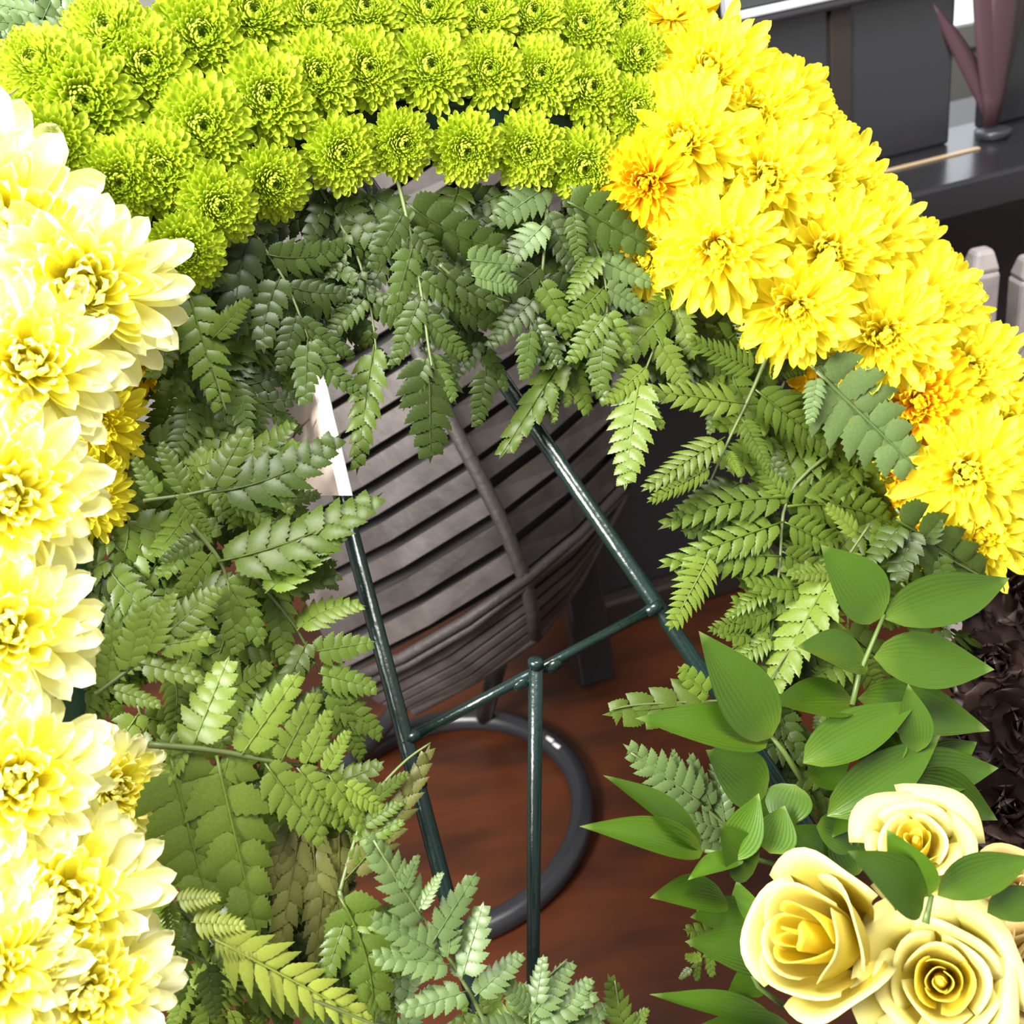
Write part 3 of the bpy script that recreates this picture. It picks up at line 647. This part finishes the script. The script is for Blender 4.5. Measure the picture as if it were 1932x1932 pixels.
frond('grey-green fern frond at the bottom below the back leg of the easel', [(1010, 1990), (1000, 1920), (1020, 1860), (1070, 1810)], (-.05, -.05), 0, 0, 'fern_grey', extra=[(1000, 1920, 1085, 1810, .42), (1000, 1910, 940, 1830, .42), (1005, 1930, 1130, 1870, .4), (1010, 1950, 1150, 1930, .4), (1000, 1940, 890, 1930, .4), (1010, 1900, 1025, 1800, .4), (1040, 1930, 1120, 1840, .4)])
frond('single upright fern tip at the bottom edge, right of the easel legs', [(1180, 1990), (1172, 1930), (1160, 1850)], (-.04, -.04), 0, 0, 'fern_mid', extra=[(1190, 1990, 1155, 1846, .4), (1180, 1960, 1225, 1900, .4)])
frond('dark broad fern frond curving down left of the bottom grey-green frond', [(640, 1680), (670, 1760), (700, 1850), (705, 1950)], (-.03, -.03), 0, 0, 'fern_mid', extra=[(640, 1690, 705, 1940, .42, -1), (660, 1750, 780, 1700, .38), (690, 1800, 780, 1760, .38), (690, 1830, 780, 1830, .4), (650, 1740, 600, 1880, .34), (690, 1850, 760, 1930, .4)], stem=1.2)
frond('green fern frond at the lower left under the yellowish one', [(300, 1760), (380, 1810), (450, 1860), (560, 1880)], (-.01, -.01), 0, 0, 'fern_mid', extra=[(310, 1780, 420, 1740, .4), (340, 1800, 340, 1900, .45), (390, 1820, 410, 1930, .45), (440, 1850, 520, 1780, .42), (450, 1860, 640, 1900, .36, 0, 0, 'fern_light'), (400, 1820, 480, 1770, .4), (480, 1870, 560, 1940, .4)], stem=1)
# --- right side
frond('fern frond hanging between the golden flowers and the basket, pale tip down', [(1290, 540), (1250, 620), (1210, 720), (1195, 780)], (.02, .015), 0, 0, 'fern_light', extra=[(1205, 720, 1172, 918, .42, 0), (1262, 580, 1150, 700, .34, 0, 0, 'fern_mid'), (1240, 640, 1300, 740, .42), (1270, 570, 1310, 680, .42), (1220, 690, 1150, 760, .4), (1205, 750, 1255, 810, .4), (1280, 550, 1200, 600, .36, 0, 0, 'fern_mid')], stem=1)
frond('fern frond spreading below the yellow arc with neat toothed pinnae', [(1448, 670), (1418, 740), (1375, 830), (1335, 920)], (.0, .02), 0, 0, 'fern_mid', extra=[(1405, 762, 1208, 728, .3, 0, 0, 'fern_light'), (1368, 825, 1212, 918, .3, 0, 0, 'fern_light'), (1342, 880, 1226, 948, .3, 0, 0, 'fern_light'), (1425, 735, 1588, 864, .36, 0), (1440, 700, 1530, 700, .36), (1400, 790, 1455, 890, .38), (1372, 850, 1400, 900, .4), (1430, 700, 1300, 640, .36), (1445, 680, 1380, 590, .36, 0, 0, 'fern_dark')], stem=1.7, lib=PINL)
frond('large grey-green fern frond lying over the edge of the yellow arc', [(1530, 690), (1580, 740), (1640, 800), (1735, 885)], (-.02, -.01), 0, 0, 'fern_grey', extra=[(1540, 700, 1738, 890, .52, 0), (1530, 690, 1600, 680, .4), (1540, 710, 1530, 800, .4)], stem=1)
frond('dense fern frond in the middle of the right fern mass', [(1600, 830), (1490, 930), (1470, 1080), (1450, 1240)], (.02, .03), 0, 0, 'fern_mid', extra=[(1480, 940, 1250, 988, .3, 1), (1476, 985, 1248, 1062, .26, 0), (1460, 1010, 1335, 1050, .34), (1340, 1045, 1268, 1188, .44, 0, -.01, 'fern_light'), (1472, 1050, 1280, 1090, .36, 1), (1465, 1100, 1370, 1160, .36), (1460, 1150, 1340, 1190, .36), (1485, 955, 1705, 1000, .38, -1), (1495, 930, 1650, 880, .36), (1480, 985, 1625, 1050, .36), (1475, 1040, 1600, 1110, .36), (1470, 1100, 1560, 1180, .4), (1455, 1200, 1350, 1270, .38), (1455, 1220, 1520, 1300, .38), (1490, 950, 1420, 860, .36)], stem=1.7, lib=PINL)
frond('pale fern frond pointing down left behind the ruscus stem', [(1640, 990), (1580, 1080), (1520, 1180), (1440, 1300)], (.0, .01), 0, 0, 'fern_light', extra=[(1570, 1080, 1438, 1305, .34), (1620, 1010, 1560, 950, .36), (1600, 1050, 1680, 1120, .36), (1580, 1080, 1500, 1080, .36), (1550, 1130, 1590, 1240, .4), (1640, 1000, 1710, 1060, .4)], stem=1)
frond('dark fern frond with round leaflets over the lowest yellow flowers', [(1690, 960), (1740, 1020), (1800, 1060), (1878, 1100)], (-.03, -.03), 0, 0, 'fern_dark', extra=[(1690, 980, 1885, 1100, .4), (1720, 1000, 1690, 1100, .5), (1740, 1030, 1770, 970, .6), (1700, 990, 1640, 1060, .45), (1710, 970, 1740, 940, .5), (1770, 1050, 1790, 1130, .5)], lib=PINS)
frond('small fern tip pointing left over the red floor above a ruscus leaf', [(1370, 1322), (1290, 1325), (1200, 1330), (1150, 1340)], (-.02, -.02), 0, 0, 'fern_mid', extra=[(1350, 1325, 1143, 1345, .34, 0), (1340, 1315, 1280, 1258, .5)], lib=PINS)
frond('dark fern frond pointing up left beneath the ruscus leaves', [(1420, 1600), (1350, 1540), (1280, 1480), (1190, 1420)], (-.03, -.02), 0, 0, 'fern_grey', extra=[(1330, 1520, 1186, 1416, .42), (1345, 1530, 1300, 1420, .3), (1370, 1560, 1345, 1420, .3), (1380, 1570, 1260, 1530, .36), (1400, 1590, 1265, 1570, .36), (1300, 1490, 1270, 1415, .3)], stem=1.2)
frond('fern frond with curled pinnae above the upright ruscus leaf', [(1560, 1060), (1500, 1120), (1440, 1180), (1360, 1240)], (.02, .03), 5, 120, 'fern_mid', wr=.4)
frond('fern frond under the ruscus at the right edge of the floor', [(1520, 1200), (1480, 1280), (1430, 1360), (1400, 1450)], (.02, .03), 5, 120, 'fern_dark', wr=.4)
frond('fern frond half hidden by the burgundy flowers', [(1700, 1100), (1750, 1150), (1800, 1210), (1830, 1260)], (.0, .0), 4, 90, 'fern_dark', wr=.4)
frond('fern frond at the bottom right behind the large rose', [(1400, 1700), (1350, 1780), (1300, 1830)], (.0, .0), 4, 80, 'fern_mid', wr=.4)
frond('fern tip poking out past the outer edge of the yellow arc', [(1690, 370), (1715, 390), (1745, 425)], (.03, .03), 0, 0, 'fern_light', extra=[(1690, 375, 1748, 428, .5)], lib=PINS)
frond('withered fern tip past the outer edge of the yellow arc at right', [(1890, 760), (1905, 700), (1935, 650)], (.03, .03), 0, 0, 'fern_olive', extra=[(1890, 750, 1918, 668, .25), (1900, 760, 1950, 690, .3)], lib=PINS)
frond('blurred grey-green fern frond in the top left corner', [(120, 130), (90, 60), (60, -10), (40, -80)], (.09, .1), 5, 150, 'fern_grey', wr=.36)
frond('second grey-green fern frond in the top left corner, nearer the green flowers', [(200, 110), (150, 40), (110, -40)], (.09, .1), 4, 140, 'fern_grey', wr=.36)
frond('grey-green fern frond at the left frame edge beside the first green flower', [(-20, 150), (-20, 90), (10, 10)], (.09, .1), 4, 120, 'fern_grey', wr=.36)
# --- fillers further back; alike, tucked behind the others
def fill(label, group, spots, tone):
    for k, (x0, y0, x1, y1, L) in enumerate(sorted(spots, key=lambda q: q[0] if 'below' in label or 'bottom' in label else q[1])):
        mx, my = (x0+x1)/2+rr(-15, 15), (y0+y1)/2+rr(-15, 15)
        frond(label.replace('*', ORD[k] if k < len(ORD) else f'{k+1}th'), [(x0, y0), (mx, my), (x1, y1)], (.035, .04), 4, L*1.5, random.choice(tone), wr=.42, group=group)
fill('* fern frond from the left tucked behind others below the green flowers', 'fern fronds tucked below the green flowers',
     [(430, 430, 480, 640, 110), (620, 330, 600, 560, 110), (700, 340, 740, 560, 110), (860, 330, 900, 540, 110), (960, 340, 940, 560, 110), (1060, 380, 1070, 600, 110), (1150, 400, 1180, 600, 100), (820, 480, 850, 660, 100), (1000, 520, 1090, 660, 90), (640, 480, 620, 660, 100)], ('fern_dark', 'fern_dark', 'fern_mid'))
fill('* fern frond from the top tucked behind others beside the pale flowers', 'fern fronds tucked beside the pale flowers',
     [(300, 640, 420, 860, 120), (250, 820, 430, 900, 120), (230, 960, 330, 1150, 120), (150, 1040, 230, 1240, 120), (330, 1080, 460, 1260, 120), (300, 1240, 470, 1330, 120), (330, 1480, 520, 1600, 120), (320, 1600, 470, 1760, 110), (460, 1640, 560, 1860, 110), (330, 1820, 480, 1930, 100), (360, 680, 520, 780, 120), (440, 1330, 640, 1380, 110), (540, 1640, 640, 1700, 100), (600, 1740, 660, 1930, 110), (280, 560, 370, 700, 110), (400, 860, 560, 960, 100), (180, 1150, 300, 1200, 110), (260, 1330, 330, 1500, 110), (480, 1000, 600, 1090, 90), (560, 1460, 690, 1600, 90), (350, 900, 390, 1060, 110), (420, 1180, 480, 1330, 110), (220, 1000, 200, 1180, 110), (420, 560, 540, 720, 100), (330, 1700, 400, 1880, 100), (480, 1480, 470, 1660, 100), (130, 1230, 210, 1330, 100), (130, 1120, 190, 1260, 100)], ('fern_mid', 'fern_mid', 'fern_light', 'fern_dark'))
fill('* fern frond from the left tucked behind others below the yellow arc', 'fern fronds tucked below the yellow arc',
     [(1290, 560, 1330, 720, 110), (1400, 610, 1350, 760, 110), (1540, 760, 1560, 940, 120), (1620, 860, 1560, 1040, 110), (1640, 950, 1640, 1140, 110), (1400, 900, 1340, 1020, 100), (1700, 1020, 1720, 1160, 90), (1540, 1100, 1470, 1230, 100), (1600, 1160, 1560, 1330, 100), (1480, 720, 1440, 880, 100), (1500, 1350, 1440, 1480, 90), (1480, 1300, 1380, 1400, 90), (1560, 1460, 1440, 1560, 90), (1680, 1300, 1740, 1420, 90)], ('fern_mid', 'fern_dark', 'fern_mid'))
fill('* grey-green fern frond from the left crossing at the bottom edge', 'fern fronds at the bottom edge',
     [(760, 1960, 720, 1820, 90), (960, 1990, 880, 1900, 80), (1080, 1990, 1060, 1880, 80)], ('fern_grey', 'fern_mid'))

# ------------------------------------------------------------------ ruscus sprigs
def ruscus_mesh(wd, droop, fold, side):
    mb = MB()
    def fn(u, v):
        q = (v-.5)*2
        prof = (math.sin(math.pi*u**.72))**.85*(1-.35*u**3) if 0 < u < 1 else 0
        y = wd*prof*q + side*.10*u*u*(u-.6)
        return (u, y+wd*.004*q, droop*(u*(1-u))*1.2 - fold*abs(q)**1.5*wd*prof*-1 + (.12*max(0, u-.8)))
    mb.grid(fn, 14, 6); return mb.mesh('leaf', 'ruscus')
RUS = [ruscus_mesh(.25, d_, f_, s_) for d_, f_, s_ in ((.12, .25, 0), (.2, .3, 1), (.05, .4, -1))]
def sprig(label, stem, leaves, d0=-.09):
    """leaves: (base x, base y, tip x, tip y, width px, depth shift base, depth shift tip, sideways tilt)"""
    base = W(*stem[0], d0); root = empty('ruscus_sprig', Matrix.Translation(base)); tag(root, label, 'greenery', 'ruscus sprigs around the roses')
    mb = MB(); mb.tube([W(x, y, d0)-base for x, y in stem], [.0022-.0008*k/(len(stem)-1) for k in range(len(stem))], 8); simple('stem', mb, 'ruscus_stem', root)
    for lf in leaves:
        bx, by, tx, ty, wd = lf[:5]; db, dt = lf[5:7] if len(lf) > 6 else (0, 0); tl = lf[7] if len(lf) > 7 else rr(-.3, .3)
        b3, t3 = W(bx, by, d0+db), W(tx, ty, d0+dt); ax = t3-b3; L = ax.length
        view = (CAM-b3).normalized(); n = view+UPV*.3; n = Matrix.Rotation(tl, 3, ax.normalized()) @ n
        fm = frame(b3, ax, n); px_per = FPX/(DW(bx, by)+d0)
        wreal = wd/px_per; mx = fm @ Matrix.Diagonal((L, wreal/.5, L*.8, 1))
        obj('leaf', random.choice(RUS), root, Matrix.Translation(-base) @ mx)
    return root
random.seed(8)
sprig('ruscus sprig standing tallest, against the burgundy flowers', [(1608, 1330), (1622, 1270), (1645, 1215), (1668, 1160)], [
    (1664, 1165, 1546, 1028, 118, 0, 0, .2), (1668, 1168, 1905, 1100, 105, 0, -.01, .1), (1636, 1250, 1500, 1215, 96, .004, .004, .3), (1648, 1240, 1872, 1264, 112, 0, -.01, .1),
    (1612, 1322, 1452, 1328, 98, .008, .01, .3), (1618, 1318, 1862, 1372, 110, .012, .005, .0)])
sprig('ruscus sprig leaning left with two long leaves over the easel leg', [(1512, 1470), (1480, 1420), (1452, 1385)], [
    (1456, 1392, 1316, 1190, 118, -.008, -.012, .1), (1450, 1395, 1196, 1358, 98, 0, 0, .2), (1445, 1500, 1330, 1415, 110, .012, .016, .0), (1515, 1440, 1732, 1324, 96, -.008, -.012, .0),
    (1526, 1470, 1600, 1430, 80, .01, .015, .3), (1500, 1480, 1470, 1570, 92, 0, 0, .2), (1590, 1480, 1530, 1440, 84, .02, .02)])
sprig('ruscus sprig pointing left over the floor with thin curved tips', [(1500, 1640), (1420, 1620), (1330, 1605)], [
    (1322, 1602, 1135, 1460, 70, 0, 0, .5), (1326, 1608, 1090, 1555, 72, -.006, -.01, .1), (1372, 1700, 1222, 1690, 84, .006, .0, .3), (1400, 1620, 1295, 1660, 60, -.012, -.012, .6),
    (1372, 1620, 1436, 1500, 78, -.01, -.01, .4), (1420, 1650, 1352, 1560, 92, -.012, -.014, .3), (1410, 1730, 1300, 1725, 70, .012, .012), (1452, 1610, 1480, 1520, 80, -.01, -.01, .2)])
sprig('ruscus sprig with folded leaves just above the uppermost rose', [(1600, 1600), (1640, 1500), (1700, 1420), (1730, 1380)], [
    (1560, 1540, 1776, 1395, 96, -.012, -.012, .2), (1730, 1420, 1712, 1290, 70, -.016, -.016, .4), (1690, 1460, 1880, 1450, 90, 0, 0, .2), (1720, 1470, 1880, 1540, 92, -.008, -.012, .1),
    (1690, 1380, 1650, 1470, 74, .0, .0, .2), (1750, 1440, 1845, 1405, 60, .012, .01), (1640, 1500, 1560, 1580, 80, .0, .0, .2), (1620, 1380, 1700, 1470, 80, .004, .0, .1), (1540, 1560, 1620, 1600, 80, 0, 0)])
sprig('ruscus sprig lowest in the picture, left of the large rose', [(1480, 1900), (1430, 1860), (1400, 1800)], [
    (1460, 1810, 1290, 1778, 92, 0, 0, .1), (1470, 1935, 1222, 1880, 64, -.005, -.008, .4), (1500, 1950, 1300, 1940, 60, -.01, -.01, .3), (1440, 1850, 1370, 1870, 60, .01, .01), (1420, 1760, 1390, 1660, 70, .01, .01)])
sprig('ruscus sprig growing between the three roses', [(1746, 1742), (1750, 1722), (1758, 1688)], [
    (1742, 1715, 1598, 1598, 104, .0, .0, .15), (1752, 1692, 1672, 1562, 84, .0, .0, -.3), (1768, 1690, 1945, 1615, 84, .0, -.005, .1), (1862, 1722, 1990, 1690, 70, .0, .0, .1)], -.275)

sprig('ruscus sprig low behind the roses, mostly hidden by their blooms', [(1640, 1720), (1600, 1660), (1570, 1600)], [
    (1600, 1640, 1470, 1555, 90, .0, .0, .1), (1620, 1650, 1560, 1530, 92, -.004, -.004, .2), (1590, 1660, 1480, 1680, 84, .0, .0, .1), (1640, 1600, 1590, 1480, 84, .004, .0, .1), (1500, 1560, 1400, 1520, 80, .0, .0, .2), (1560, 1600, 1440, 1600, 80, .006, .006, .1)], -.05)

# ------------------------------------------------------------------ roses
def rose(label, px, py, r, tx, ty, d, openness=.6, material='rose', n=17, seed=1, hmul=1.0):
    random.seed(seed)
    nr = (-ray(px, py).normalized()+RGT*tx+UPV*ty).normalized(); R = r*d/FPX
    root = empty('rose', frame_n(P(px, py, d)-nr*R*.75, nr, rr(0, 6)) @ Matrix.Diagonal((R, R, R, 1))); tag(root, label, 'rose', 'cream yellow roses at the lower right')
    for i in range(n):
        t = (i+.5)/n; a0 = i*2.4+rr(-.15, .15); r_ = .035+.69*t**1.02; h = (1.15-.28*t)*hmul
        span = (2.9-1.25*t)*.5; curl = max(0, t-.28)*openness*rr(.7, 1.3); wav = rr(0, 6); flare = .10+.5*openness*t
        pts_h = rr(.95, 1.05); tipx = rr(-.2, .2)
        def fn(u, v, r_=r_, h=h, span=span, curl=curl, wav=wav, flare=flare, t=t, tipx=tipx):
            q = (v-.5)*2; a = a0+q*span; uu = u
            rad = r_*(.42+.58*math.sin(min(1, uu*1.25)*math.pi/2))*(1+.05*q)+flare*r_*max(0, uu-.35)**1.5
            top = 1-.2*abs(q-tipx)**2.4
            z = h*top*uu
            if uu > .72:
                k = (uu-.72)/.28; rad += curl*.42*k*k*(1+.25*math.sin(3*q+wav)); z -= curl*.34*k*k*h
            rad += .016*math.sin(5*q+wav)*uu*(.4+t)
            return (rad*math.cos(a), rad*math.sin(a), z-.12*t)
        mb = MB(); mb.grid(fn, 10, 12); me = mb.mesh('petal', 'rose_heart' if (t < .42 and material == 'rose') else material)
        o = obj('petal', me, root); md = o.modifiers.new('thick', 'SOLIDIFY'); md.thickness = .01
    mb = MB(); mb.tube([(0, 0, .0), (.02, 0, .4), (0, .02, .85), (.01, 0, 1.05)], [.06, .1, .075, .02], 10); simple('bud', mb, 'rose_heart' if material == 'rose' else material, root)
    for k in range(5):
        a = k*1.2566
        mb = MB(); mb.grid(lambda u, v: ((.1+.75*u)*math.cos(a)-(v-.5)*.22*(1-u)*math.sin(a), (.1+.75*u)*math.sin(a)+(v-.5)*.22*(1-u)*math.cos(a), -.06-.12*u+.1*u*u), 5, 2)
        simple('sepal', mb, 'sepal', root)
    mb = MB(); mb.tube([(0, 0, .05), (0, 0, -.08), (0, 0, -.2), (.05, 0, -1.4)], [.1, .16, .07, .05], 8); simple('stem', mb, 'sepal', root)
    return root
rose('large half-open cream yellow rose, lowest at left among the roses', 1545, 1775, 165, -.62, .12, .58, .35, seed=3, n=14, hmul=1.45)
rose('wide open cream yellow rose at the bottom edge, with a round spiral heart', 1776, 1852, 154, .0, -.05, .56, .85, seed=4, n=20)
rose('smaller cream yellow rose, uppermost of the roses', 1728, 1590, 118, -.05, .42, .62, .95, seed=6, n=15)
rose('faded peach rose behind the wide open rose', 1868, 1752, 125, .1, .3, .62, .8, 'rose_faded', 13, seed=7)
rose('peach-tinged rose at the right frame edge, under a ruscus leaf', 1925, 1680, 105, .2, .3, .63, .8, 'rose_faded', 13, seed=9)
rose('golden rose cut by the right frame edge beside the wide open rose', 1965, 1830, 115, .2, .1, .6, .8, 'rose_faded', 13, seed=10)
